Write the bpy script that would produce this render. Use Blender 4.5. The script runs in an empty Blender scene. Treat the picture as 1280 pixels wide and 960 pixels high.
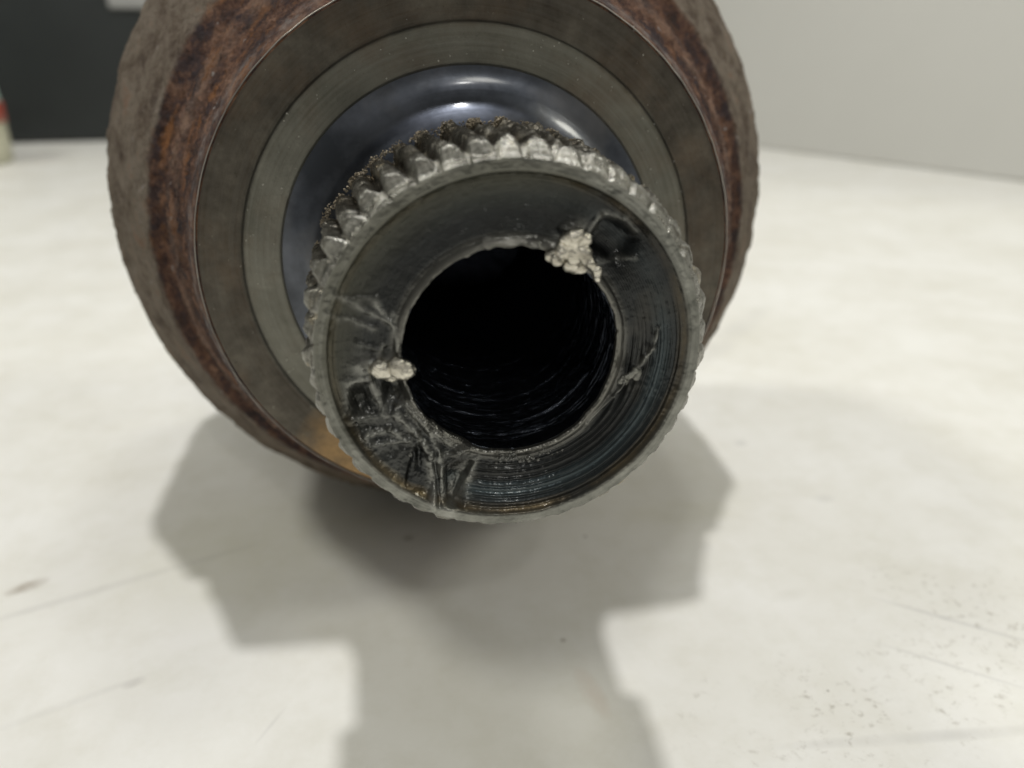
import bpy, bmesh, math, random
import numpy as np
from mathutils import Vector, Matrix, noise

# ------------------------------------------------------------------ scene, camera, light
# One Blender unit is the radius of the splined shaft end, about 13.5 mm.
S = bpy.context.scene
C = S.collection
S.unit_settings.system = 'METRIC'
S.unit_settings.scale_length = 0.0135
AX = 3.05                                   # height of the shaft axis over the table

cam_d = bpy.data.cameras.new('camera')
cam = bpy.data.objects.new('camera', cam_d); C.objects.link(cam)
Rw = Matrix(((0.9882123, 0.06118451, -0.14033143), (-0.1530897, 0.3949533, -0.90585619), (0.0, 0.91666152, 0.39966442)))
cam.matrix_world = Matrix.Translation((-0.54887538, -3.49337293, 4.4548837)) @ Rw.to_4x4()
cam_d.sensor_width = 36; cam_d.lens = 36 * 950 / 1280
cam_d.clip_start = 0.05; cam_d.clip_end = 1000
cam_d.dof.use_dof = True; cam_d.dof.focus_distance = 4.35; cam_d.dof.aperture_fstop = 0.36
S.camera = cam

W = bpy.data.worlds.new('World'); S.world = W; W.use_nodes = True
bg = W.node_tree.nodes['Background']
bg.inputs['Color'].default_value = (1.0, 0.99, 0.91, 1); bg.inputs['Strength'].default_value = 0.165
S.view_settings.view_transform = 'Standard'; S.view_settings.look = 'None'
S.view_settings.exposure = 0.16; S.view_settings.gamma = 1

def lamp(name, loc, target, size, irradiance, color, size_y=None):
    d = bpy.data.lights.new(name, 'AREA'); o = bpy.data.objects.new(name, d); C.objects.link(o)
    v = Vector(target) - Vector(loc)
    o.location = loc; o.rotation_euler = v.to_track_quat('-Z', 'Y').to_euler()
    d.shape = 'RECTANGLE' if size_y else 'DISK'; d.size = size
    if size_y: d.size_y = size_y
    d.energy = irradiance * math.pi * v.length_squared; d.color = color
    return o
lamp('ceiling_or_added_lamp', (1.0, 5.0, 62), (0, 2, 2), 3.2, 1.32, (1.0, 0.99, 0.98))
lamp('ceiling_or_added_lamp', (9.0, 9.5, 60), (0, 2, 2), 9.0, 0.14, (1.0, 0.985, 0.95))
lamp('ceiling_or_added_lamp', (13.5, 13.0, 55), (0, 2, 2), 6.0, 0.20, (0.97, 0.98, 0.95))
lamp('ceiling_or_added_lamp', (-34, 14, 52), (0, 2, 2), 10.0, 0.66, (1.0, 0.985, 0.89))
lamp('ceiling_or_added_lamp', (12, -62, 48), (0, 0, 2), 14.0, 0.26, (1.0, 0.98, 0.90))
lamp('ceiling_or_added_lamp', (4, -40, 42), (0, 0, 2), 2.2, 0.14, (1.0, 0.98, 0.94))  # added small lamp, put in for sharp glints on the bore lip
lamp('ceiling_or_added_lamp', (48, -6, 46), (0, 2, 2), 14.0, 0.42, (1.0, 0.985, 0.86))  # added fill lamp far right, lightens the joint's shadow on the table

# ------------------------------------------------------------------ material helpers
class NT:
    def __init__(s, name):
        s.m = bpy.data.materials.new(name); s.m.use_nodes = True
        s.t = s.m.node_tree; s.b = s.t.nodes['Principled BSDF']
    def n(s, kind, **kw):
        nd = s.t.nodes.new('ShaderNode' + kind)
        for k, v in kw.items():
            if k.startswith('_'): setattr(nd, k[1:], v)
            else:
                nd.inputs[k.replace('__', ' ')].default_value = v
        return nd
    def l(s, a, b): s.t.links.new(a, b)
    def val(s, inp, v):
        if isinstance(v, (int, float)): inp.default_value = v
        elif isinstance(v, tuple): inp.default_value = v if len(v) == 4 or inp.type == 'VECTOR' else (*v, 1)
        else: s.l(v, inp)
    def math(s, op, a, b=0.0, c=None, clamp=False):
        nd = s.t.nodes.new('ShaderNodeMath'); nd.operation = op; nd.use_clamp = clamp
        s.val(nd.inputs[0], a); s.val(nd.inputs[1], b)
        if c is not None: s.val(nd.inputs[2], c)
        return nd.outputs[0]
    def co(s):
        if not hasattr(s, '_co'): s._co = s.t.nodes.new('ShaderNodeTexCoord').outputs['Object']
        return s._co
    def sep(s):
        if not hasattr(s, '_sep'):
            nd = s.t.nodes.new('ShaderNodeSeparateXYZ'); s.l(s.co(), nd.inputs[0]); s._sep = nd.outputs
        return s._sep
    def rad(s):
        x, y, z = s.sep()
        return s.math('SQRT', s.math('ADD', s.math('MULTIPLY', x, x), s.math('MULTIPLY', z, z)))
    def polar(s):       # (angle, radius, axial) vector for marks that run round the axis
        x, y, z = s.sep(); c = s.t.nodes.new('ShaderNodeCombineXYZ')
        s.l(s.math('ARCTAN2', z, x), c.inputs[0]); s.l(s.rad(), c.inputs[1]); s.l(y, c.inputs[2])
        return c.outputs[0]
    def scaled(s, vec, sc):
        nd = s.t.nodes.new('ShaderNodeVectorMath'); nd.operation = 'MULTIPLY'
        s.l(vec, nd.inputs[0]); nd.inputs[1].default_value = sc; return nd.outputs[0]
    def noise(s, scale, detail=6, rough=0.55, vec=None, dist=0.0, seed=None):
        nd = s.t.nodes.new('ShaderNodeTexNoise')
        if seed is not None:
            nd.noise_dimensions = '4D'; nd.inputs['W'].default_value = seed
        nd.inputs['Scale'].default_value = scale; nd.inputs['Detail'].default_value = detail
        nd.inputs['Roughness'].default_value = rough; nd.inputs['Distortion'].default_value = dist
        s.l(vec if vec is not None else s.co(), nd.inputs['Vector']); return nd.outputs['Fac']
    def ramp(s, fac, stops, interp='LINEAR'):
        nd = s.t.nodes.new('ShaderNodeValToRGB'); cr = nd.color_ramp; cr.interpolation = interp
        while len(cr.elements) < len(stops): cr.elements.new(0.5)
        for e, (p, c) in zip(cr.elements, stops):
            e.position = p; e.color = (c, c, c, 1) if isinstance(c, (int, float)) else (*c, 1)
        s.l(fac, nd.inputs[0]); return nd.outputs[0]
    def mix(s, fac, a, b, mode='MIX'):
        nd = s.t.nodes.new('ShaderNodeMix'); nd.data_type = 'RGBA'; nd.blend_type = mode
        s.val(nd.inputs[0], fac); s.val(nd.inputs[6], a); s.val(nd.inputs[7], b); return nd.outputs[2]
    def bump(s, height, strength, dist, prev=None):
        nd = s.t.nodes.new('ShaderNodeBump'); nd.inputs['Strength'].default_value = strength
        nd.inputs['Distance'].default_value = dist; s.l(height, nd.inputs['Height'])
        if prev is not None: s.l(prev, nd.inputs['Normal'])
        return nd.outputs[0]
    def out(s, color=None, rough=None, metal=None, normal=None, **kw):
        if color is not None: s.val(s.b.inputs['Base Color'], color)
        if rough is not None: s.val(s.b.inputs['Roughness'], rough)
        if metal is not None: s.val(s.b.inputs['Metallic'], metal)
        if normal is not None: s.l(normal, s.b.inputs['Normal'])
        for k, v in kw.items(): s.val(s.b.inputs[k.replace('_', ' ')], v)
        return s.m

def mat_table():
    t = NT('white_laminate')
    blot = t.ramp(t.noise(0.45, 6, 0.62), [(0.36, (0.775, 0.762, 0.705)), (0.62, (0.845, 0.838, 0.80))])
    fine = t.ramp(t.noise(2.2, 8, 0.7, seed=3.0), [(0.30, (0.93, 0.925, 0.90)), (0.55, (1, 1, 1))])
    col = t.mix(1.0, blot, fine, 'MULTIPLY')
    x, y, z = t.sep()
    def blob(cx, cy, rx, ry, rot=0.0, soft=1.0):
        c, s_ = math.cos(rot), math.sin(rot)
        dx = t.math('SUBTRACT', x, cx); dy = t.math('SUBTRACT', y, cy)
        u = t.math('DIVIDE', t.math('ADD', t.math('MULTIPLY', dx, c), t.math('MULTIPLY', dy, s_)), rx)
        v = t.math('DIVIDE', t.math('SUBTRACT', t.math('MULTIPLY', dy, c), t.math('MULTIPLY', dx, s_)), ry)
        d = t.math('ADD', t.math('MULTIPLY', u, u), t.math('MULTIPLY', v, v))
        return t.math('SUBTRACT', 1.0, d, clamp=True)
    # worn, dirty patch near the front right, brown specks and scuffs in it
    patch = t.math('ADD', blob(2.6, 0.25, 1.6, 0.75, 0.0), blob(4.2, 0.9, 1.2, 1.3, 0.2), clamp=True)
    specks = t.math('MULTIPLY', t.ramp(t.noise(11.0, 7, 0.75, dist=0.3), [(0.55, 0.0), (0.66, 1.0)]), t.ramp(t.noise(1.9, 4, 0.6, seed=31.0), [(0.38, 0.0), (0.56, 1.0)]))
    sp = t.math('MULTIPLY', t.math('MULTIPLY', specks, patch), 0.85)
    col = t.mix(sp, col, (0.36, 0.33, 0.27))
    # scattered tiny dark specks
    vor = t.t.nodes.new('ShaderNodeTexVoronoi'); vor.inputs['Scale'].default_value = 2.3; t.l(t.co(), vor.inputs['Vector'])
    dot = t.math('LESS_THAN', vor.outputs['Distance'], t.math('MULTIPLY', t.noise(0.9, 2), 0.085))
    gate = t.math('GREATER_THAN', t.noise(1.1, 2, seed=9.0), 0.54)
    col = t.mix(t.math('MULTIPLY', t.math('MULTIPLY', dot, gate), 0.55), col, (0.22, 0.19, 0.15))
    # long faint scuffs
    warp = t.noise(1.2, 4, 0.6, seed=5.0)
    for (x0, y0, x1, y1, w, k) in [(-4.6, 2.1, -1.9, 3.15, 0.07, 0.30), (-3.9, 0.9, -2.6, 1.45, 0.05, 0.35), (3.2, 6.1, 6.6, 9.8, 0.30, 0.28),
                                   (1.7, 0.05, 4.4, -0.15, 0.06, 0.3), (3.4, 1.45, 4.6, 0.55, 0.035, 0.45), (3.0, 1.0, 4.2, 0.1, 0.025, 0.35),
                                   (-1.75, 0.6, -1.55, 0.95, 0.02, 0.3)]:
        L = math.hypot(x1 - x0, y1 - y0)
        b = blob((x0 + x1) / 2, (y0 + y1) / 2, L / 2, w, math.atan2(y1 - y0, x1 - x0))
        b = t.math('MULTIPLY', b, t.ramp(warp, [(0.35, 0.2), (0.6, 1.0)]))
        col = t.mix(t.math('MULTIPLY', b, k), col, (0.42, 0.41, 0.39))
    # yellowish greasy smears, grey finger spots, one broad yellowish tint at the left
    sm = [(2.35, 3.0, 0.85, 0.28, 0.0, 0.22, (0.66, 0.64, 0.48)), (-4.05, 2.72, 0.20, 0.10, 0.5, 0.8, (0.34, 0.29, 0.23)),
          (3.55, 4.35, 0.10, 0.10, 0, 0.5, (0.5, 0.5, 0.48)), (4.75, 3.3, 0.5, 0.35, 0.3, 0.2, (0.6, 0.58, 0.46)),
          (3.9, 3.0, 0.14, 0.10, 0, 0.4, (0.55, 0.54, 0.5)), (1.9, 2.05, 0.35, 0.22, 0.2, 0.22, (0.6, 0.58, 0.5)),
          (2.75, 1.55, 0.2, 0.1, 0.2, 0.3, (0.6, 0.58, 0.5)), (0.62, 1.3, 0.035, 0.035, 0, 0.6, (0.36, 0.32, 0.27)),
          (0.72, 0.72, 0.10, 0.30, 0.2, 0.35, (0.60, 0.45, 0.36)), (-2.0, 3.0, 1.6, 1.2, 0.2, 0.35, (0.72, 0.71, 0.56)),
          (-0.6, 2.95, 0.07, 0.07, 0, 0.6, (0.3, 0.28, 0.22)), (-2.75, 1.35, 0.1, 0.06, 0.4, 0.45, (0.45, 0.43, 0.4))]
    for (cx, cy, rx, ry, ro, k, c) in sm:
        b = t.math('MULTIPLY', blob(cx, cy, rx, ry, ro), t.ramp(t.noise(4.0, 5, 0.65, seed=cx), [(0.32, 0.35), (0.62, 1.0)]))
        col = t.mix(t.math('MULTIPLY', b, k), col, c)
    r = t.ramp(t.noise(1.7, 6, 0.6, seed=7.0), [(0.3, 0.42), (0.7, 0.58)])
    nb = t.bump(t.noise(26, 6, 0.7), 0.12, 0.02)
    return t.out(col, r, 0.0, nb, Specular_IOR_Level=0.35)

def mat_steel(name, c0, c1, rough, groove=0.0, freq=60.0, tint=None, metal=1.0, axis='r', spec=None, gmix=0.4):
    """turned steel: noise-mottled colour and lathe marks round the axis"""
    t = NT(name)
    n1 = t.noise(2.6, 7, 0.65)
    col = t.ramp(n1, [(0.32, c0), (0.68, c1)])
    p = t.polar()
    if axis == 'r': v = t.scaled(p, (0.35, freq, 0.0))
    else: v = t.scaled(p, (0.35, 0.0, freq))
    lines = t.noise(1.0, 3, 0.6, vec=v)
    col = t.mix(gmix, col, t.ramp(lines, [(0.35, tuple(q * 0.55 for q in c0)), (0.65, tuple(min(1, q * 1.5) for q in c1))]))
    if tint is not None:
        col = t.mix(t.ramp(t.noise(1.3, 4, 0.6, seed=2.0), [(0.45, 0.0), (0.72, 0.65)]), col, tint)
    nm = t.bump(lines, groove, 0.02)
    nm = t.bump(t.noise(30, 5, 0.7), 0.12, 0.01, nm)
    rr = t.ramp(t.noise(9, 6, 0.7, seed=4.0), [(0.3, rough * 0.8), (0.7, min(1, rough * 1.25))])
    return t.out(col, rr, metal, nm)

def mat_machined():
    t = NT('oily_machined_steel'); R = t.rad(); x, y, z = t.sep()
    base = t.ramp(t.noise(3.2, 8, 0.68), [(0.32, (0.042, 0.035, 0.028)), (0.52, (0.088, 0.077, 0.062)), (0.70, (0.145, 0.130, 0.105))])
    inner = t.ramp(t.noise(2.3, 7, 0.62, seed=3.0), [(0.3, (0.10, 0.097, 0.078)), (0.7, (0.215, 0.208, 0.175))])
    jit = t.math('ADD', R, t.math('MULTIPLY', t.noise(5.0, 5, 0.6), 0.03))
    isin = t.ramp(t.math('SUBTRACT', jit, 1.0), [(0.585, 1.0), (0.625, 0.0)])
    col = t.mix(isin, base, inner)
    # varnished brown and straw staining; ochre rust low on the left
    col = t.mix(t.ramp(t.noise(1.6, 6, 0.66, seed=6.0), [(0.50, 0.0), (0.68, 0.5)]), col, (0.12, 0.080, 0.050))
    v = t.scaled(t.polar(), (0.5, 46.0, 0.0)); ln = t.noise(1.0, 4, 0.75, vec=v)
    col = t.mix(t.ramp(ln, [(0.35, 0.0), (0.8, 0.40)]), col, t.mix(isin, (0.15, 0.142, 0.125), (0.30, 0.30, 0.27)))
    dx = t.math('ADD', x, 0.86); dz = t.math('ADD', z, 1.47)
    och = t.math('SUBTRACT', 1.0, t.math('MULTIPLY', t.math('ADD', t.math('MULTIPLY', dx, dx), t.math('MULTIPLY', dz, dz)), 3.0), clamp=True)
    och = t.math('MULTIPLY', och, t.ramp(t.noise(6, 6, 0.7, seed=8.0), [(0.3, 0.2), (0.6, 1.0)]))
    col = t.mix(och, col, (0.52, 0.32, 0.13))
    dirt = t.ramp(t.noise(34, 3, 0.8), [(0.66, 0.0), (0.74, 0.8)])
    col = t.mix(dirt, col, (0.028, 0.024, 0.02))
    sp = t.ramp(t.noise(48, 2, 0.5, seed=11.0), [(0.745, 0.0), (0.77, 0.8)])
    col = t.mix(sp, col, (0.6, 0.58, 0.52))
    nm = t.bump(ln, 0.22, 0.014); nm = t.bump(t.noise(24, 6, 0.75), 0.25, 0.015, nm)
    rr = t.ramp(t.noise(7, 6, 0.7, seed=4.0), [(0.3, 0.30), (0.7, 0.52)])
    metal = t.math('SUBTRACT', 0.85, t.math('MULTIPLY', och, 0.8))
    return t.out(col, rr, metal, nm)

def mat_rust():
    t = NT('rusty_cast_iron'); R = t.rad()
    x, y, z = t.sep()
    a = t.noise(4.2, 9, 0.78)
    rust = t.ramp(a, [(0.34, (0.022, 0.014, 0.015)), (0.45, (0.070, 0.032, 0.024)), (0.53, (0.185, 0.090, 0.056)), (0.64, (0.40, 0.235, 0.155))])
    p = t.polar()
    org = t.ramp(t.noise(1.0, 6, 0.7, vec=t.scaled(p, (5.0, 7.0, 5.0)), seed=1.5), [(0.50, 0.0), (0.64, 0.8)])
    org = t.math('MULTIPLY', org, t.ramp(t.math('SUBTRACT', t.math('MULTIPLY', z, 0.3), t.math('MULTIPLY', x, 0.25)), [(0.45, 0.2), (0.80, 0.9)]))
    rust = t.mix(org, rust, (0.50, 0.21, 0.06))
    pur = t.ramp(t.noise(5.0, 6, 0.75, seed=5.0), [(0.50, 0.0), (0.60, 0.8)])
    rust = t.mix(pur, rust, (0.045, 0.030, 0.038))
    cast = t.ramp(t.noise(3.4, 9, 0.78, seed=7.0), [(0.38, (0.090, 0.058, 0.038)), (0.46, (0.190, 0.142, 0.100)), (0.55, (0.29, 0.24, 0.185)), (0.64, (0.30, 0.19, 0.125))])
    jit = t.math('ADD', R, t.math('MULTIPLY', t.math('SUBTRACT', t.noise(7.0, 5, 0.7), 0.5), 0.10))
    outer = t.ramp(t.math('SUBTRACT', jit, 2.0), [(0.41, 0.0), (0.47, 1.0)])
    col = t.mix(outer, rust, cast)
    # sharp pale worn edges of the lip and the ridge
    def band(c, w, k, seed, sc=3.0):
        d = t.math('ABSOLUTE', t.math('SUBTRACT', jit, c))
        m = t.math('SUBTRACT', 1.0, t.math('DIVIDE', d, w), clamp=True)
        return t.math('MULTIPLY', m, t.ramp(t.noise(sc, 6, 0.72, seed=seed), [(0.42, 0.0), (0.62, k)]))
    col = t.mix(band(2.455, 0.035, 0.8, 3.1), col, (0.42, 0.36, 0.29))
    col = t.mix(band(1.935, 0.04, 1.0, 13.1, 9.0), col, (0.34, 0.30, 0.28))
    col = t.mix(band(2.18, 0.09, 0.9, 4.1, 6.0), col, (0.42, 0.27, 0.19))
    fl = t.ramp(t.noise(8.0, 3, 0.6, seed=12.0), [(0.67, 0.0), (0.71, 0.9)])
    col = t.mix(fl, col, (0.46, 0.42, 0.40))
    nm = t.bump(t.noise(8, 9, 0.78), 1.0, 0.14); nm = t.bump(t.noise(45, 5, 0.8, seed=2.0), 0.5, 0.015, nm)
    return t.out(col, t.ramp(a, [(0.3, 0.55), (0.7, 0.85)]), 0.15, nm, Specular_IOR_Level=0.4)

def mat_endface():
    t = NT('greasy_countersunk_steel'); R = t.rad(); x, y, z = t.sep()
    jit = t.math('ADD', R, t.math('MULTIPLY', t.math('SUBTRACT', t.noise(4.0, 5, 0.6), 0.5), 0.02))
    ln0 = t.noise(1.0, 4, 0.75, vec=t.scaled(t.polar(), (0.8, 130.0, 0.0)))
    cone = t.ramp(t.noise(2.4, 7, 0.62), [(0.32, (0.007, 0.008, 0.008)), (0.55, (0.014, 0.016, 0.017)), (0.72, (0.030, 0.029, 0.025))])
    # blue and straw temper colours in bands
    bl = t.math('SUBTRACT', 1.0, t.math('DIVIDE', t.math('ABSOLUTE', t.math('SUBTRACT', jit, 0.80)), 0.07), clamp=True)
    cone = t.mix(t.math('MULTIPLY', t.math('MULTIPLY', bl, t.ramp(t.math('ADD', z, 0.5), [(0.4, 0.6), (0.8, 0.1)])), t.ramp(t.math('ADD', x, 0.5), [(0.08, 0.0), (0.2, 1.0)])), cone, (0.050, 0.080, 0.095))
    st = t.math('SUBTRACT', 1.0, t.math('DIVIDE', t.math('ABSOLUTE', t.math('SUBTRACT', jit, 0.90)), 0.035), clamp=True)
    cone = t.mix(t.math('MULTIPLY', st, t.ramp(t.noise(1.8, 4, 0.6, seed=2.0), [(0.42, 0.1), (0.62, 0.9)])), cone, (0.14, 0.105, 0.055))
    ln = t.noise(1.0, 3, 0.7, vec=t.scaled(t.polar(), (0.3, 90.0, 0.0)))
    cone = t.mix(t.math('MULTIPLY', t.ramp(ln, [(0.4, 0.0), (0.7, 0.3)]), t.ramp(z, [(0.0, 1.0), (0.3, 0.12)])), cone, (0.12, 0.12, 0.115))
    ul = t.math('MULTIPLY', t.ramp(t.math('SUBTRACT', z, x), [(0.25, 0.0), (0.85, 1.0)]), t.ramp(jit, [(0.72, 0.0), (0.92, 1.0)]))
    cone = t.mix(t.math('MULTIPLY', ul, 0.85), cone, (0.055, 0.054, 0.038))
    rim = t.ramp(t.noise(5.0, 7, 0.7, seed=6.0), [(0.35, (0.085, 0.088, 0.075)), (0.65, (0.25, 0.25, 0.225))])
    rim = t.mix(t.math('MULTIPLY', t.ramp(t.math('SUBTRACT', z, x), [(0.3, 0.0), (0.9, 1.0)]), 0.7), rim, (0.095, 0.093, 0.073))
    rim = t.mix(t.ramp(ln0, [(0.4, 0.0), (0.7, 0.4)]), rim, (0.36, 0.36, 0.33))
    isrim = t.ramp(t.math('SUBTRACT', jit, 0.5), [(0.405, 0.0), (0.435, 1.0)])
    lip = t.ramp(jit, [(0.575, 1.0), (0.63, 0.0)])
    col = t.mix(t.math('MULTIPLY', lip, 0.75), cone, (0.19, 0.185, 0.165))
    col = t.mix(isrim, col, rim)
    # raw bright metal where the scars stand proud (object attribute written with the mesh)
    at = t.t.nodes.new('ShaderNodeAttribute'); at.attribute_name = 'bare'
    k = t.math('MULTIPLY', at.outputs['Fac'], t.ramp(t.noise(22, 5, 0.7, seed=3.3), [(0.3, 0.35), (0.6, 1.0)]))
    col = t.mix(k, col, (0.40, 0.40, 0.37))
    nm = t.bump(ln, 0.10, 0.01); nm = t.bump(t.noise(34, 6, 0.75), 0.16, 0.01, nm)
    rr = t.ramp(t.noise(6, 6, 0.7, seed=4.0), [(0.3, 0.24), (0.7, 0.42)])
    return t.out(col, rr, 0.85, nm, Coat_Weight=0.4, Coat_Roughness=0.08)

def mat_spline():
    t = NT('worn_spline_steel'); R = t.rad(); x, y, z = t.sep()
    c = t.ramp(t.noise(6.0, 8, 0.7), [(0.36, (0.055, 0.049, 0.036)), (0.5, (0.115, 0.107, 0.088)), (0.66, (0.25, 0.24, 0.21))])
    ln = t.noise(1.0, 3, 0.7, vec=t.scaled(t.polar(), (0.5, 0.0, 110.0)))
    fr = t.ramp(y, [(0.12, 1.0), (0.2, 0.0)])
    c = t.mix(t.math('MULTIPLY', fr, t.ramp(ln, [(0.35, 0.0), (0.65, 0.6)])), c, (0.50, 0.50, 0.46))
    at = t.t.nodes.new('ShaderNodeAttribute'); at.attribute_name = 'root'
    c = t.mix(t.math('MULTIPLY', at.outputs['Fac'], 0.85), c, (0.045, 0.037, 0.026))
    dirt = t.math('MULTIPLY', t.ramp(y, [(0.55, 0.0), (0.80, 1.0)]), t.ramp(t.noise(22, 5, 0.75), [(0.42, 0.0), (0.6, 0.9)]))
    c = t.mix(dirt, c, (0.10, 0.075, 0.045))
    c = t.mix(t.ramp(t.noise(3.2, 4, 0.6, seed=9.0), [(0.60, 0.0), (0.70, 0.6)]), c, (0.46, 0.36, 0.20))
    nm = t.bump(ln, 0.25, 0.012); sk = t.noise(1.0, 5, 0.7, vec=t.scaled(t.polar(), (42.0, 6.0, 5.0))); nm = t.bump(sk, 0.35, 0.03, nm); nm = t.bump(t.noise(30, 6, 0.7), 0.22, 0.015, nm)
    return t.out(c, t.ramp(t.noise(9, 6, 0.7, seed=4.0), [(0.36, 0.20), (0.64, 0.42)]), 1.0, nm)

def mat_journal():
    t = NT('polished_seal_journal')
    ln = t.noise(1.0, 3, 0.6, vec=t.scaled(t.polar(), (0.4, 0.0, 60.0)))
    c = t.ramp(t.noise(2.0, 5, 0.6), [(0.35, (0.045, 0.048, 0.055)), (0.65, (0.150, 0.152, 0.168))])
    c = t.mix(t.ramp(t.noise(1.5, 5, 0.6, seed=4.0), [(0.5, 0.0), (0.66, 0.5)]), c, (0.20, 0.18, 0.16))
    nm = t.bump(ln, 0.14, 0.01); nm = t.bump(t.noise(18, 6, 0.75), 0.12, 0.012, nm)
    return t.out(c, t.ramp(t.noise(5, 6, 0.7, seed=1.0), [(0.3, 0.32), (0.7, 0.48)]), 1.0, nm, Coat_Weight=0.8, Coat_Roughness=0.14, Coat_Tint=(0.80, 0.88, 1.0))

def mat_simple(name, c0, c1, rough, metal=0.0, scale=8.0, bump=0.2, **kw):
    t = NT(name)
    c = t.ramp(t.noise(scale, 6, 0.65), [(0.3, c0), (0.7, c1)])
    nm = t.bump(t.noise(scale * 4, 6, 0.7), bump, 0.01)
    return t.out(c, rough, metal, nm, **kw)

M = dict(
    table=mat_table(), rust=mat_rust(), machined=mat_machined(), end=mat_endface(), spline=mat_spline(), journal=mat_journal(),
    bore=mat_simple('wet_bore_steel', (0.035, 0.042, 0.06), (0.16, 0.175, 0.21), 0.14, 0.95, 22, 0.6),
    burr=mat_simple('torn_bright_steel', (0.30, 0.28, 0.235), (0.88, 0.84, 0.74), 0.27, 0.95, 9, 0.45),
    burr_dark=mat_simple('torn_grey_steel', (0.13, 0.13, 0.12), (0.30, 0.30, 0.27), 0.36, 0.8, 14, 0.5),
    crumb=mat_simple('rusty_grit', (0.045, 0.034, 0.022), (0.34, 0.29, 0.21), 0.45, 0.5, 22, 0.4),
    grease=mat_simple('clear_grease', (0.05, 0.05, 0.045), (0.09, 0.09, 0.08), 0.06, 0.0, 8, 0.05, Coat_Weight=1.0, Coat_Roughness=0.03),
    wall=mat_simple('grey_painted_panel', (0.64, 0.635, 0.60), (0.68, 0.675, 0.64), 0.6, 0.0, 0.06, 0.05),
    case=mat_simple('dark_case_plastic', (0.015, 0.018, 0.018), (0.021, 0.025, 0.025), 0.45, 0.0, 0.3, 0.1),
    label=mat_simple('grey_case_plate', (0.30, 0.30, 0.29), (0.36, 0.36, 0.35), 0.5, 0.0, 0.5, 0.05),
    mint=mat_simple('mint_plastic', (0.50, 0.68, 0.60), (0.58, 0.74, 0.66), 0.4, 0.0, 0.5, 0.05),
    red=mat_simple('faded_red_plastic', (0.36, 0.07, 0.045), (0.44, 0.10, 0.06), 0.45, 0.0, 0.5, 0.05),
    cream=mat_simple('cream_plastic', (0.55, 0.54, 0.40), (0.62, 0.61, 0.48), 0.45, 0.0, 0.5, 0.05),
)

# ------------------------------------------------------------------ mesh helpers
def link(name, verts, faces, mat, parent=None, loc=(0, 0, 0), smooth=True):
    me = bpy.data.meshes.new(name)
    me.from_pydata([tuple(v) for v in verts] if not isinstance(verts, np.ndarray) else verts.tolist(), [], faces)
    me.update()
    if smooth: me.polygons.foreach_set('use_smooth', [True] * len(me.polygons))
    me.materials.append(mat)
    o = bpy.data.objects.new(name, me); C.objects.link(o)
    o.location = loc
    if parent: o.parent = parent
    return o

def grid_faces(n, m):
    """faces of an n (round, closed) by m (along) grid, wound so that normals face outwards"""
    i = np.arange(n)[:, None]; j = np.arange(m - 1)[None, :]
    a = i * m + j; b = ((i + 1) % n) * m + j
    return np.stack([a, a + 1, b + 1, b], -1).reshape(-1, 4).tolist()

def resample(profile, m, smooth=0):
    p = np.array(profile, float)
    for _ in range(smooth):
        q = [p[0]]
        for a, b in zip(p[:-1], p[1:]): q += [a * .75 + b * .25, a * .25 + b * .75]
        q.append(p[-1]); p = np.array(q)
    d = np.r_[0, np.cumsum(np.hypot(*np.diff(p, axis=0).T))]
    s = np.linspace(0, d[-1], m)
    return np.interp(s, d, p[:, 0]), np.interp(s, d, p[:, 1])

def lathe(profile, n, m, smooth=0):
    r, y = resample(profile, m, smooth)
    th = np.linspace(0, 2 * np.pi, n, endpoint=False)
    R = np.repeat(r[None], n, 0); Y = np.repeat(y[None], n, 0); T = np.repeat(th[:, None], m, 1)
    return R, Y, T

def verts_of(R, Y, T):
    return np.stack([R * np.cos(T), Y, R * np.sin(T)], -1).reshape(-1, 3)

def fbm(v, scale, octaves=5, H=0.9, off=0.0):
    o = Vector((off, off * 0.7, off * 1.3))
    return np.array([noise.fractal(Vector(p) * scale + o, H, 2.0, octaves) for p in v])

def set_attr(o, name, arr):
    a = o.data.attributes.new(name, 'FLOAT', 'POINT'); a.data.foreach_set('value', np.ascontiguousarray(arr, dtype=np.float32).ravel())

def tag(o, label, cat, group=None):
    o['label'] = label; o['category'] = cat
    if group: o['group'] = group
def structure(o, label=None):
    o['kind'] = 'structure'
    if label: o['label'] = label

# ------------------------------------------------------------------ the setting: bench top and panel behind
def slab(name, pts, z0, z1, mat, bev=0.0):
    bm = bmesh.new()
    lo = [bm.verts.new((x, y, z0)) for x, y in pts]; hi = [bm.verts.new((x, y, z1)) for x, y in pts]
    bm.faces.new(lo[::-1]); bm.faces.new(hi)
    k = len(pts)
    for i in range(k): bm.faces.new((lo[i], lo[(i + 1) % k], hi[(i + 1) % k], hi[i]))
    bmesh.ops.recalc_face_normals(bm, faces=bm.faces)
    if bev: bmesh.ops.bevel(bm, geom=list(bm.edges), offset=bev, segments=4, affect='EDGES', profile=0.5)
    me = bpy.data.meshes.new(name); bm.to_mesh(me); bm.free(); me.materials.append(mat)
    o = bpy.data.objects.new(name, me); C.objects.link(o); return o

top = slab('table_top', [(-60, -25), (45, -25), (45, 75), (-60, 75)], -2.0, 0.0, M['table'], 0.15); structure(top)
# grey panel that stands on the bench along its right side
p0, p1 = Vector((27.0, 11.6)), Vector((9.2, 58.0)); dr = (p1 - p0).normalized(); nr = Vector((dr.y, -dr.x))
q = [p0, p1, p1 + nr * 1.2, p0 + nr * 1.2]
wall = slab('wall_panel', [tuple(v) for v in q], 0.004, 38.0, M['wall'], 0.12); structure(wall)

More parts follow.
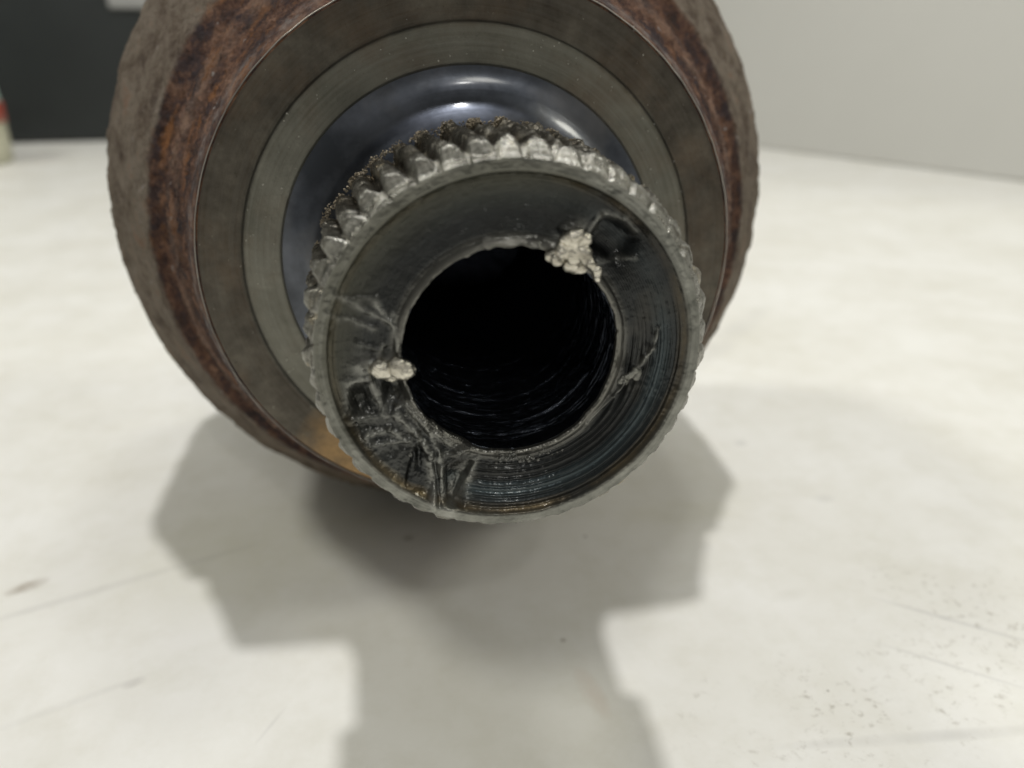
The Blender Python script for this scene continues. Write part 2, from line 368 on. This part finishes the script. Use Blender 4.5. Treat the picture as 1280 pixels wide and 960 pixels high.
# ------------------------------------------------------------------ the drive shaft joint
ROOT = Vector((0, 3.9, 0))
joint = bpy.data.objects.new('drive_shaft_joint', None); C.objects.link(joint); joint.location = ROOT; joint.empty_display_size = 0.5
tag(joint, 'rusty steel drive shaft joint lying on the white table, worn hollow splined end in front', 'drive shaft joint')
OFF = Vector((0, 0, AX)) - ROOT          # parts keep their origin on the axis at the shaft end

rng = np.random.default_rng(7)

# --- outer race: rusty flared housing from the machined edge back
prof = [(1.872, 1.802), (1.893, 1.803), (1.915, 1.83), (1.955, 1.93), (2.01, 2.10), (2.09, 2.28), (2.175, 2.42), (2.215, 2.50), (2.235, 2.58), (2.26, 2.66),
        (2.33, 2.715), (2.42, 2.745), (2.455, 2.79), (2.52, 2.90), (2.68, 3.13), (2.84, 3.36), (2.94, 3.52), (2.985, 3.68), (3.01, 3.9), (3.02, 4.3),
        (3.02, 5.6), (2.98, 6.0), (2.8, 6.3), (2.3, 6.5), (1.2, 6.55), (0.02, 6.55)]
n, m = 900, 230
r, y = resample(prof[:19], 190, 1); r2, y2 = resample(prof[18:], 40)
r = np.r_[r, r2[1:]]; y = np.r_[y, y2[1:]]; m = len(r)
th = np.linspace(0, 2 * np.pi, n, endpoint=False)
R = np.repeat(r[None], n, 0); Y = np.repeat(y[None], n, 0); T = np.repeat(th[:, None], m, 1)
V = verts_of(R, Y, T)
w = np.clip((R - 1.90) / 0.12, 0, 1).ravel() * (Y.ravel() < 6.3)
d = 0.006 * fbm(V, 2.4, 3, 0.8) + 0.008 * fbm(V, 8.0, 5, 0.6, 5.0)
flake = np.clip(fbm(V, 3.6, 5, 0.6, 21.0) - 0.12, 0, 0.5); d = d + 0.035 * flake * (R.ravel() > 2.46)
rough_zone = ((R > 1.95) & (R < 2.46)).ravel()
d = d + rough_zone * (0.026 * np.abs(fbm(V, 12.0, 5, 0.5, 9.0)) + 0.010 * fbm(V, 26.0, 3, 0.5, 19.0))
d = np.clip(d, -0.05, 0.04)
R = R + (d * w).reshape(R.shape)
edge = 0.006 * np.abs(fbm(np.stack([np.cos(th) * 9, np.sin(th) * 9, th * 0], -1), 1.0, 4, 0.5))
R[:, 1:7] -= edge[:, None]
race = link('outer_race', verts_of(R, Y, T), grid_faces(n, m), M['rust'], joint, OFF)

# --- machined front face, with the fine step between its two rings
prof = [(1.331, 1.868), (1.345, 1.857), (1.575, 1.842), (1.588, 1.838), (1.596, 1.826), (1.612, 1.822), (1.70, 1.812), (1.86, 1.800), (1.872, 1.802)]
R, Y, T = lathe(prof, 720, 90)
Y = Y + (0.002 * fbm(verts_of(R, Y, T), 5, 3)).reshape(R.shape) * (R < 1.86)
face = link('machined_face', verts_of(R, Y, T), grid_faces(720, 90), M['machined'], joint, OFF)
# the bright turned edge between the face and the rust
tor = []
for i in range(720):
    a = i / 720 * 2 * math.pi; wob = 0.0035 * noise.noise(Vector((math.cos(a) * 14, math.sin(a) * 14, 0)))
    for k in range(6):
        b = k / 6 * 2 * math.pi; rr = 1.888 + wob + 0.005 * math.cos(b)
        tor.append((rr * math.cos(a), 1.803 + 0.0075 * math.sin(b), rr * math.sin(a)))
tf = [(i * 6 + k, i * 6 + (k + 1) % 6, ((i + 1) % 720) * 6 + (k + 1) % 6, ((i + 1) % 720) * 6 + k) for i in range(720) for k in range(6)]
link('turned_edge', tor, tf, mat_steel('bare_edge_steel', (0.06, 0.045, 0.035), (0.55, 0.52, 0.47), 0.35, metal=0.9), joint, OFF)

# --- seal journal: neck and polished fillet
pr = [(0.93, 0.86), (0.945, 0.92), (0.955, 1.0), (0.96, 1.30)]
for k in range(0, 21):
    a = k / 20 * math.pi / 2
    pr.append((0.96 + 0.371 * (1 - math.cos(a)), 1.36 + 0.508 * math.sin(a)))
R, Y, T = lathe(pr, 360, 90)
link('seal_journal', verts_of(R, Y, T), grid_faces(360, 90), M['journal'], joint, OFF)

# --- splined stub
def smooth0(a, b, v):
    q_ = np.clip((v - a) / (b - a), 0, 1); return q_ * q_ * (3 - 2 * q_)
NT_ = 46; n = NT_ * 26; m = 104
th = np.linspace(0, 2 * np.pi, n, endpoint=False)
ys = np.r_[np.linspace(0.0, 0.20, 34), np.linspace(0.205, 0.80, m - 48), np.linspace(0.81, 0.90, 14)]
T = np.repeat(th[:, None], m, 1); Y = np.repeat(ys[None], n, 0)
HEL = 0.10
Th = (T - HEL * Y) * NT_ / (2 * np.pi)
ph = Th % 1.0; idx = np.floor(Th).astype(int) % NT_
wear = rng.uniform(0.75, 1.0, NT_)
angk = np.arange(NT_) / NT_ * 360
tipr = np.interp(angk, [0, 25, 60, 75, 95, 145, 153, 165, 185, 270, 330, 360], [1.045, 1.045, 1.045, 1.050, 1.052, 1.060, 1.050, 1.025, 1.006, 1.006, 1.03, 1.045])
tipr = tipr + rng.uniform(-0.007, 0.006, NT_)
rootk = np.interp(angk, [0, 40, 70, 88, 105, 160, 185, 360], [1.018, 1.026, 1.030, 1.018, 1.006, 1.000, 0.985, 1.0])
lean = rng.uniform(-0.12, 0.12, NT_)[idx] + 0.10 * np.sin(Y * 14 + idx)
u = np.abs(((ph - 0.5 + lean * 0.4)) * 2)                        # 0 at tooth centre, 1 at root
V = verts_of(np.ones_like(Y), Y, T)
w1 = fbm(V, 7.0, 4, 0.7, 31.0).reshape(Y.shape); w2_ = fbm(V * np.array([1, 0.45, 1]), 13.0, 4, 0.7, 41.0).reshape(Y.shape)
tooth = np.clip((0.96 + 0.25 * w1 - u) / (0.78 + 0.15 * w1), 0, 1); tooth = np.sin(tooth * np.pi / 2) ** 1.3
root = (0.955 + np.clip(Y / 0.20, 0, 1) * 0.0) + (rootk[idx] - 0.955) * np.clip((Y) / 0.10, 0, 1)
ang_all = np.degrees(T)
tip = tipr[idx] + 0.022 * np.clip(Y / 0.8, 0, 1)
smear = smooth0(20, 45, ang_all) * (1 - smooth0(78, 100, ang_all))    # flattened, smeared teeth at the upper right
tip = tip + 0.020 * w2_ * (0.4 + smear)
# rolled-over metal bulging at the front ends of the upper left teeth
bulge = np.exp(-((Y - 0.17 - 0.03 * np.sin(idx * 2.1)) / 0.035) ** 2) * smooth0(85, 105, ang_all) * (1 - smooth0(160, 172, ang_all))
tip = tip + 0.010 * bulge
Rr = root + (tip - root) * tooth
left_ = smooth0(88, 108, ang_all) * (1 - smooth0(165, 180, ang_all))
ystart_ = 0.075 * left_ * (0.8 + 0.5 * np.sin(idx * 1.7))
cone = np.where(Y < ystart_, 0.975 + 0.30 * Y, 0.975 + 0.30 * ystart_ + (0.72 + 2.2 * left_) * (Y - ystart_))
R = np.minimum(Rr, cone)
sm = 0.004; R = R - sm * np.exp(-np.abs(Rr - cone) / 0.01)
V = verts_of(R, Y, T)
nz = fbm(V, 6.5, 5, 0.7); nz2 = fbm(V, 24, 3, 0.6, 3.0)
amp = 0.010 + 0.012 * np.clip(Y / 0.8, 0, 1)
R = R + (nz.reshape(R.shape) * amp) + nz2.reshape(R.shape) * 0.0035
end = np.clip((Y - 0.81) / 0.09, 0, 1); R = R - end ** 1.5 * (R - 0.93)
R[:, 0] = 0.972 + 0.010 * (R[:, 0] - 0.97) / 0.02 * 0.5
front_r = R[:, 0].copy()
stub = link('splined_stub', verts_of(R, Y, T), grid_faces(n, m), M['spline'], joint, OFF)
set_attr(stub, 'root', ((1 - tooth) ** 1.5 * np.clip(Y / 0.12 - 0.4, 0, 1)).ravel())

# --- end face: rim, countersink, scars
n2, m2 = n, 190
rs = np.r_[np.linspace(0.985, 0.90, 40), np.linspace(0.898, 0.60, 105), np.linspace(0.598, 0.551, 45)]
T = np.repeat(th[:, None], m2, 1); R = np.repeat(rs[None], n2, 0)
R[:, 0] = front_r; R[:, 1:30] = front_r[:, None] + (R[:, 30:31] - front_r[:, None]) * (np.arange(1, 30) / 30.0)[None]
y0 = np.interp(-R, [-1.0, -0.925, -0.915, -0.905, -0.88, -0.80, -0.70, -0.62, -0.60, -0.580, -0.566, -0.555, -0.551],
               [0.0, 0.0, 0.003, 0.016, 0.038, 0.062, 0.075, 0.080, 0.076, 0.062, 0.057, 0.064, 0.085])
X, Z = R * np.cos(T), R * np.sin(T); A = np.degrees(np.arctan2(Z, X))
def smooth(a, b, v): t = np.clip((v - a) / (b - a), 0, 1); return t * t * (3 - 2 * t)
dmg = smooth(-172, -158, A) * (1 - smooth(-113, -108, A)) * smooth(0.99, 0.93, -(-R)) if False else smooth(-172, -158, A) * (1 - smooth(-112, -107, A)) * (1 - smooth(0.89, 0.915, R))
gr = smooth(-110, -104, A) * (1 - smooth(-5, 30, A)); gr = 0.06 + 0.94 * gr
gzone = smooth(0.61, 0.64, R) * (1 - smooth(0.885, 0.90, R)) * (1 - dmg)
jr = 0.004 * np.sin(T * 3 + 1)
y0 = y0 + gzone * gr * 0.0055 * np.sin((R + jr) * 2 * np.pi / 0.031)
y0 = y0 + gzone * 0.0012 * np.sin((R + jr) * 2 * np.pi / 0.0117)
bare = np.zeros_like(R)
# broken facets low on the left
cs = []
for k in range(9):
    aa = math.radians(rng.uniform(-170, -110)); rr = rng.uniform(0.60, 0.90)
    cs.append((rr * math.cos(aa), rr * math.sin(aa), rng.uniform(-0.35, 0.35), rng.uniform(-0.35, 0.35), rng.uniform(-0.012, 0.018)))
best = np.full(R.shape, 9.0); fac = np.zeros_like(R); sec = np.full(R.shape, 9.0)
for (cx, cz, gx, gz, hh) in cs:
    dd = np.hypot(X - cx, (Z - cz)); pl = hh + gx * (X - cx) + gz * (Z - cz)
    nb = dd < best; sec = np.where(nb, best, np.minimum(sec, dd)); fac = np.where(nb, pl, fac); best = np.where(nb, dd, best)
blend = smooth(0.0, 0.05, sec - best); fac_s = fac * blend
crack = np.exp(-((sec - best) / 0.02) ** 2) * dmg
y0 = y0 + dmg * fac_s; bare = np.maximum(bare, crack * 0.12)
def seg(p, q, w, h, b=0.0, w2=None):
    """raised (h<0) or sunk (h>0) streak from p to q on the face; b = how bare its metal is"""
    global y0, bare
    px, pz = p; qx, qz = q; L2 = (qx - px) ** 2 + (qz - pz) ** 2 + 1e-9
    t = np.clip(((X - px) * (qx - px) + (Z - pz) * (qz - pz)) / L2, 0, 1)
    ww = w + (w2 - w) * t if w2 is not None else w
    ww = ww * 1.35 * (0.8 + 0.5 * np.abs(np.sin(t * 5.0 + px * 40)))
    dd = np.hypot(X - (px + t * (qx - px)), Z - (pz + t * (qz - pz)))
    g = np.exp(-(dd / ww) ** 2); y0 = y0 + h * g; bare = np.maximum(bare, b * g)
def pit(c, rx, rz, rot, h, sharp=6):
    global y0
    ca, sa = math.cos(rot), math.sin(rot)
    uu = ((X - c[0]) * ca + (Z - c[1]) * sa) / rx; vv = (-(X - c[0]) * sa + (Z - c[1]) * ca) / rz
    g = 1 / (1 + (np.abs(uu) ** sharp + np.abs(vv) ** sharp)); y0 = y0 + h * g
    return g
seg((0.24, 0.52), (0.32, 0.61), 0.030, -0.020, 0.75); seg((0.27, 0.46), (0.37, 0.47), 0.026, -0.018, 0.7); seg((0.17, 0.52), (0.10, 0.57), 0.014, -0.010, 0.35)
seg((-0.74, -0.03), (-0.52, -0.02), 0.030, -0.022, 0.75); seg((-0.62, -0.07), (-0.58, -0.10), 0.030, -0.01, 0.3)
# upper right pit with a pale arched border
pit((0.50, 0.57), 0.115, 0.085, math.radians(-32), 0.075)
seg((0.395, 0.60), (0.455, 0.69), 0.012, -0.014, 0.8); seg((0.455, 0.69), (0.545, 0.665), 0.011, -0.012, 0.55); seg((0.545, 0.665), (0.61, 0.60), 0.009, -0.008, 0.35)
seg((0.44, 0.46), (0.62, 0.475), 0.010, -0.008, 0.25)
# holes under the left chip
pit((-0.595, -0.155), 0.062, 0.080, 0.1, 0.085, 2.6); seg((-0.52, -0.09), (-0.515, -0.22), 0.010, -0.012, 0.7); seg((-0.515, -0.22), (-0.60, -0.27), 0.010, -0.010, 0.4)
pit((-0.775, -0.215), 0.050, 0.060, 0.2, 0.06, 2.6)
seg((-0.82, -0.10), (-0.72, -0.09), 0.018, -0.016, 0.5); seg((-0.72, -0.10), (-0.655, -0.30), 0.016, -0.018, 0.5); seg((-0.83, -0.13), (-0.85, -0.26), 0.014, -0.010, 0.25)
seg((-0.80, -0.30), (-0.70, -0.31), 0.010, -0.008, 0.3)
# looped smear, long torn ribs and the bright-edged triangular facet
seg((-0.76, -0.40), (-0.64, -0.38), 0.012, -0.014, 0.5); seg((-0.64, -0.38), (-0.55, -0.46), 0.012, -0.014, 0.5); seg((-0.76, -0.40), (-0.74, -0.45), 0.012, -0.012, 0.4); seg((-0.74, -0.45), (-0.55, -0.46), 0.010, -0.010, 0.4)
seg((-0.60, -0.30), (-0.50, -0.42), 0.014, -0.018, 0.55); seg((-0.50, -0.42), (-0.435, -0.55), 0.014, -0.018, 0.6); seg((-0.435, -0.55), (-0.43, -0.84), 0.016, -0.020, 0.6)
seg((-0.545, -0.26), (-0.44, -0.40), 0.010, -0.014, 0.45); seg((-0.44, -0.40), (-0.385, -0.54), 0.011, -0.014, 0.5); seg((-0.385, -0.54), (-0.375, -0.80), 0.012, -0.016, 0.55)
seg((-0.50, -0.24), (-0.38, -0.36), 0.008, -0.010, 0.4); seg((-0.46, -0.38), (-0.28, -0.55), 0.010, -0.012, 0.4); seg((-0.385, -0.555), (-0.30, -0.555), 0.010, -0.010, 0.4)
seg((-0.49, -0.46), (-0.50, -0.60), 0.012, 0.020); seg((-0.41, -0.60), (-0.40, -0.82), 0.008, 0.016)
m_tri = smooth(0, 0.01, (Z + 0.60) * -1) * smooth(-0.36, -0.35, X) * (1 - smooth(-0.012, 0.012, (X + 0.20) + ( -0.60 - Z) * 0.53))
m_tri = m_tri * (1 - smooth(0.88, 0.92, R))
y0 = y0 + m_tri * 0.030
seg((-0.20, -0.60), (-0.25, -0.70), 0.014, -0.014, 0.6, 0.022); seg((-0.25, -0.70), (-0.36, -0.88), 0.026, -0.012, 0.75, 0.030)
# radial scratches on the left
for (p, q, b) in [((-0.83, 0.36), (-0.70, 0.26), .35), ((-0.70, 0.26), (-0.60, 0.20), .45), ((-0.80, 0.24), (-0.68, 0.17), .3), ((-0.64, 0.08), (-0.69, -0.02), .5), ((-0.66, 0.30), (-0.59, 0.18), .5),
                  ((-0.585, 0.24), (-0.57, 0.05), .35), ((-0.76, 0.10), (-0.67, 0.06), .2), ((-0.88, 0.28), (-0.84, 0.24), .2), ((-0.78, 0.33), (-0.66, 0.33), .15)]:
    seg(p, q, 0.011, -0.010, b)
# torn lip on the right
seg((0.765, 0.10), (0.745, 0.0), 0.007, -0.016, 0.5); seg((0.745, 0.0), (0.672, -0.13), 0.009, -0.024, 0.65); seg((0.672, -0.13), (0.56, -0.285), 0.006, -0.016, 0.4); seg((0.56, -0.285), (0.42, -0.43), 0.006, -0.010, 0.3)
inlip = smooth(0.0, 0.05, (0.73 - 0.10 * np.abs(A + 10) / 40) - R) * smooth(-52, -42, A) * (1 - smooth(0, 14, A))
y0 = y0 + inlip * 0.022
# fine damage everywhere
V = np.stack([X.ravel(), np.zeros(X.size), Z.ravel()], -1)
f1 = fbm(V, 7.0, 5, 0.7, 2.0).reshape(R.shape); f2 = fbm(V, 26.0, 3, 0.5, 6.0).reshape(R.shape)
y0 = y0 + f1 * (0.004 + 0.006 * dmg) + f2 * (0.0012 + 0.001 * dmg)
lipz = 1 - smooth(0.575, 0.61, R)
Rl = R + lipz * (0.008 * f1 + 0.002 * f2)
y0[:, 0] = 0.0; y0[:, 1:8] *= (np.arange(1, 8) / 8.0)[None]
endf = link('end_face', np.stack([Rl * np.cos(T), y0, Rl * np.sin(T)], -1).reshape(-1, 3), [f[::-1] for f in grid_faces(n2, m2)][:0] or
            [tuple(reversed(f)) for f in grid_faces(n2, m2)], M['end'], joint, OFF)
set_attr(endf, 'bare', bare.ravel())
inner_ring = (Rl[:, -1], y0[:, -1])

# --- bore with ragged turning marks, blind at its far end
m3 = 460
yy = np.linspace(0, 1, m3)[None]; ystart = inner_ring[1][:, None]
Y = ystart + (3.3 - ystart) * yy ** 1.35
T = np.repeat(th[:, None], m3, 1)
base = 0.553 + 0.055 * smooth(0.10, 0.30, Y) + 0.0 * Y
V = verts_of(np.full(Y.shape, 0.6), Y, T)
gn = fbm(V * np.array([0.6, 1, 0.6]), 5.0, 4, 0.6, 4.0).reshape(Y.shape)
gy = Y.copy(); V2 = np.stack([np.cos(T).ravel() * 0.22, gy.ravel() * 13.0, np.sin(T).ravel() * 0.22], -1)
ring = 0.013 * fbm(V2, 1.0, 4, 0.55, 7.0).reshape(Y.shape) + 0.003 * np.sin(Y * 90 + gn * 6)
Rb = base + ring * smooth(0.12, 0.3, Y) + gn * 0.010 * smooth(0.1, 0.2, Y)
Rb[:, 0] = inner_ring[0]; Rb[:, -2] = 0.3; Rb[:, -1] = 0.005
Y[:, -1] = 3.34
link('bore', verts_of(Rb, Y, T), [tuple(reversed(f)) for f in grid_faces(n, m3)], M['bore'], joint, OFF)

# --- torn chips that curl out of the end face
def chip(name, centre, chain, mat, parent, seed, squash=0.8):
    """lumpy torn metal: fused blobs along a bent chain (x, y, z, radius), one closed skin"""
    mb = bmesh.new()
    rs_ = random.Random(seed)
    for (x, y_, z, rad) in chain:
        mt = Matrix.Translation((x, y_, z)) @ Matrix.Diagonal((rad, rad * squash, rad, 1))
        bmesh.ops.create_icosphere(mb, subdivisions=3, radius=1.0, matrix=mt)
    me = bpy.data.meshes.new(name); mb.to_mesh(me); mb.free()
    o = bpy.data.objects.new(name, me); C.objects.link(o)
    md = o.modifiers.new('r', 'REMESH'); md.mode = 'VOXEL'; md.voxel_size = 0.0075
    sm_ = o.modifiers.new('s', 'SMOOTH'); sm_.factor = 0.6; sm_.iterations = 5
    dg = bpy.context.evaluated_depsgraph_get(); ev = bpy.data.meshes.new_from_object(o.evaluated_get(dg))
    o.modifiers.clear(); o.data = ev
    for v in ev.vertices:
        p = v.co; k = 1.5 * noise.fractal(Vector((p.x * 16 + p.z * 7, p.y * 11, p.z * 10)) + Vector((seed, 0, 0)), 0.8, 2.0, 4); k2 = noise.noise(p * 60)
        f = noise.cell(p * 22 + Vector((0, seed, 0)))
        v.co += v.normal * (0.010 * k + 0.0015 * k2 + 0.0 * f + 0.004)
    ev.polygons.foreach_set('use_smooth', [True] * len(ev.polygons))
    ev.materials.clear(); ev.materials.append(mat); ev.name = name
    o.parent = parent
    return o
endp = endf
c1 = chip('metal_chip', None, [(0.185, 0.03, 0.508, 0.034), (0.215, 0.02, 0.50, 0.036), (0.25, 0.03, 0.535, 0.044), (0.275, 0.02, 0.58, 0.050), (0.30, 0.0, 0.615, 0.040), (0.335, 0.02, 0.59, 0.044),
                               (0.30, 0.03, 0.53, 0.058), (0.345, 0.0, 0.515, 0.038), (0.375, -0.01, 0.475, 0.030), (0.40, -0.015, 0.44, 0.026), (0.405, -0.015, 0.405, 0.021), (0.30, 0.06, 0.465, 0.045), (0.34, 0.06, 0.44, 0.035)], M['burr'], endp, 3)
c1['label'] = 'pale crumpled chip of torn steel at the upper right of the bore'
c2 = chip('metal_chip', None, [(-0.69, 0.06, -0.035, 0.036), (-0.66, 0.045, -0.03, 0.048), (-0.63, 0.05, -0.045, 0.040), (-0.575, 0.03, -0.02, 0.050), (-0.545, 0.03, -0.035, 0.050), (-0.52, 0.05, -0.05, 0.036), (-0.60, 0.07, -0.06, 0.05)], M['burr'], endp, 8)
c2['label'] = 'pale double-lobed chip of torn steel left of the bore'
c3 = chip('metal_chip', None, [(0.665, 0.03, -0.125, 0.018), (0.64, 0.02, -0.11, 0.020), (0.615, 0.015, -0.135, 0.020), (0.585, 0.01, -0.15, 0.019), (0.56, 0.0, -0.158, 0.013), (0.655, 0.03, -0.155, 0.018)], M['burr_dark'], endp, 12)
c3['label'] = 'small grey burr on the right edge of the bore'

# --- grit packed behind the spline teeth (uncountable)
def crumbs(name, places, mat, parent, seed):
    rs_ = random.Random(seed); vs, fs = [], []
    base = [(1, 0, 0), (-1, 0, 0), (0, 1, 0), (0, -1, 0), (0, 0, 1), (0, 0, -1)]
    tri = [(0, 2, 4), (2, 1, 4), (1, 3, 4), (3, 0, 4), (2, 0, 5), (1, 2, 5), (3, 1, 5), (0, 3, 5)]
    for (x, y_, z, s) in places:
        rot = Matrix.Rotation(rs_.uniform(0, 6.28), 3, Vector((rs_.gauss(0, 1), rs_.gauss(0, 1), rs_.gauss(0, 1))).normalized())
        k = len(vs); sx, sy, sz = (s * rs_.uniform(0.5, 1.4) for _ in range(3))
        for b in base:
            v = rot @ Vector((b[0] * sx, b[1] * sy, b[2] * sz)) * rs_.uniform(0.7, 1.2); vs.append((x + v.x, y_ + v.y, z + v.z))
        fs += [tuple(k + i for i in t) for t in tri]
    o = link(name, vs, fs, mat, parent, smooth=False); o['kind'] = 'stuff'; return o
pl = []; rs_ = random.Random(5)
for i in range(4200):
    a = math.radians(rs_.triangular(15, 185, 112)); kk = int((a - 0.082) / (2 * math.pi) * NT_) % NT_
    phs = ((a - 0.10 * 0.82) * NT_ / (2 * math.pi)) % 1.0; t_ = max(0, min(1, (0.86 - abs((phs - 0.5) * 2)) / 0.5))
    dens = 0.5 + noise.noise(Vector((math.cos(a) * 4, math.sin(a) * 4, 1.3)))
    if rs_.random() > 0.25 + dens: continue
    rad = 1.0 + (tipr[kk] + 0.022 - 1.0) * t_ + rs_.uniform(-0.012, 0.012)
    pl.append((rad * math.cos(a), rs_.gauss(0.80, 0.045), rad * math.sin(a), rs_.triangular(0.002, 0.010, 0.003)))
for (aa, rr, cnt) in [(147, 1.10, 80), (161, 1.06, 60), (165, 1.05, 50), (122, 1.085, 60), (136, 1.085, 60), (129, 1.085, 50), (112, 1.078, 60), (104, 1.075, 50), (96, 1.075, 50), (88, 1.07, 35)]:
    for i in range(cnt):
        a = math.radians(aa + rs_.gauss(0, 1.6)); rad = rr - 0.012 + rs_.gauss(0, 0.008)
        pl.append((rad * math.cos(a), rs_.gauss(0.80, 0.04), rad * math.sin(a), rs_.uniform(0.003, 0.008)))
for i in range(60):     # hair-like bright slivers on the back edge
    a = math.radians(rs_.uniform(10, 175)); rad = 1.03 + 0.045 * rs_.random()
    pl.append((rad * math.cos(a), 0.82, rad * math.sin(a), rs_.uniform(0.006, 0.011)))
crumbs('grit', pl, M['crumb'], stub, 4)
# specks of dust and metal on the machined face
pl = []
for i in range(230):
    a = rs_.uniform(0, 6.28); rad = rs_.uniform(1.36, 1.87)
    pl.append((rad * math.cos(a), 1.845 - (rad - 1.36) * 0.08, rad * math.sin(a), rs_.uniform(0.0025, 0.0065)))
crumbs('dust', pl, mat_simple('pale_dust', (0.40, 0.38, 0.33), (0.7, 0.68, 0.62), 0.6, 0.0, 6), face, 9)
# wet grease beads at the foot of the bore and in the scars
vs = []; 
bm = bmesh.new()
beads = [(0.03 + rs_.gauss(0, 0.055), 0.045, -0.592 + rs_.gauss(0, 0.012), rs_.uniform(0.005, 0.012)) for _ in range(34)]
beads += [(0.16 + rs_.gauss(0, 0.05), 0.05, -0.575 + rs_.gauss(0, 0.01), rs_.uniform(0.004, 0.008)) for _ in range(12)]
beads += [(-0.55, 0.02, -0.278, 0.012), (-0.54, 0.03, -0.515, 0.013), (-0.735, 0.03, -0.03, 0.011), (-0.29, 0.03, -0.52, 0.011), (0.575, -0.012, -0.158, 0.010), (-0.8, 0.05, -0.33, 0.008)]
for (x, y_, z, s) in beads:
    bmesh.ops.create_icosphere(bm, subdivisions=2, radius=s, matrix=Matrix.Translation((x, y_, z)))
me = bpy.data.meshes.new('grease_beads'); bm.to_mesh(me); bm.free(); me.polygons.foreach_set('use_smooth', [True] * len(me.polygons)); me.materials.append(M['grease'])
o = bpy.data.objects.new('grease_beads', me); C.objects.link(o); o.parent = endf; o['kind'] = 'stuff'

# ------------------------------------------------------------------ things at the back of the bench
def box_mesh(name, size, mat, parent, loc, bev):
    bm = bmesh.new(); bmesh.ops.create_cube(bm, size=1.0, matrix=Matrix.Diagonal((*size, 1)))
    bmesh.ops.bevel(bm, geom=list(bm.edges), offset=bev, segments=4, affect='EDGES', profile=0.5)
    me = bpy.data.meshes.new(name); bm.to_mesh(me); bm.free(); me.materials.append(mat)
    o = bpy.data.objects.new(name, me); C.objects.link(o); o.parent = parent; o.location = loc; return o
case = bpy.data.objects.new('equipment_case', None); C.objects.link(case); case.location = (-12.5, 49.5, 0); case.rotation_euler = (0, 0, math.radians(8))
tag(case, 'dark grey plastic case standing at the back left of the table', 'case')
box_mesh('body', (25.0, 12.0, 15.0), M['case'], case, (0, 0, 7.5), 0.35)
box_mesh('foot', (3.0, 3.0, 0.8), M['case'], case, (5.5, -4.6, 0.38), 0.2)
box_mesh('face_plate', (8.5, 0.3, 2.8), M['label'], case, (1.4, -6.1, 7.95), 0.13)

bot = bpy.data.objects.new('plastic_bottle', None); C.objects.link(bot); bot.location = (-19.55, 34.0, 0)
tag(bot, 'pale mint bottle with a red band beside the dark case at the left edge', 'bottle')
def turned(name, prof, mat, parent, n=64):
    vs = []; fs = []; m_ = len(prof)
    for i in range(n):
        a = i / n * 2 * math.pi
        for (r_, z) in prof: vs.append((r_ * math.cos(a), r_ * math.sin(a), z))
    for i in range(n):
        for j in range(m_ - 1):
            fs.append((i * m_ + j, ((i + 1) % n) * m_ + j, ((i + 1) % n) * m_ + j + 1, i * m_ + j + 1))
    return link(name, vs, fs, mat, parent)
turned('base', [(0.01, 0.0), (2.35, 0.0), (2.45, 0.1), (2.50, 0.8), (2.50, 1.7)], M['cream'], bot)
turned('band', [(2.50, 1.7), (2.56, 1.72), (2.56, 2.5), (2.50, 2.52)], M['red'], bot)
turned('shoulder', [(2.50, 2.52), (2.46, 2.9), (2.40, 3.5), (2.36, 4.2), (2.30, 4.7), (2.05, 5.1), (1.4, 5.35), (0.9, 5.4), (0.01, 5.4)], M['mint'], bot)
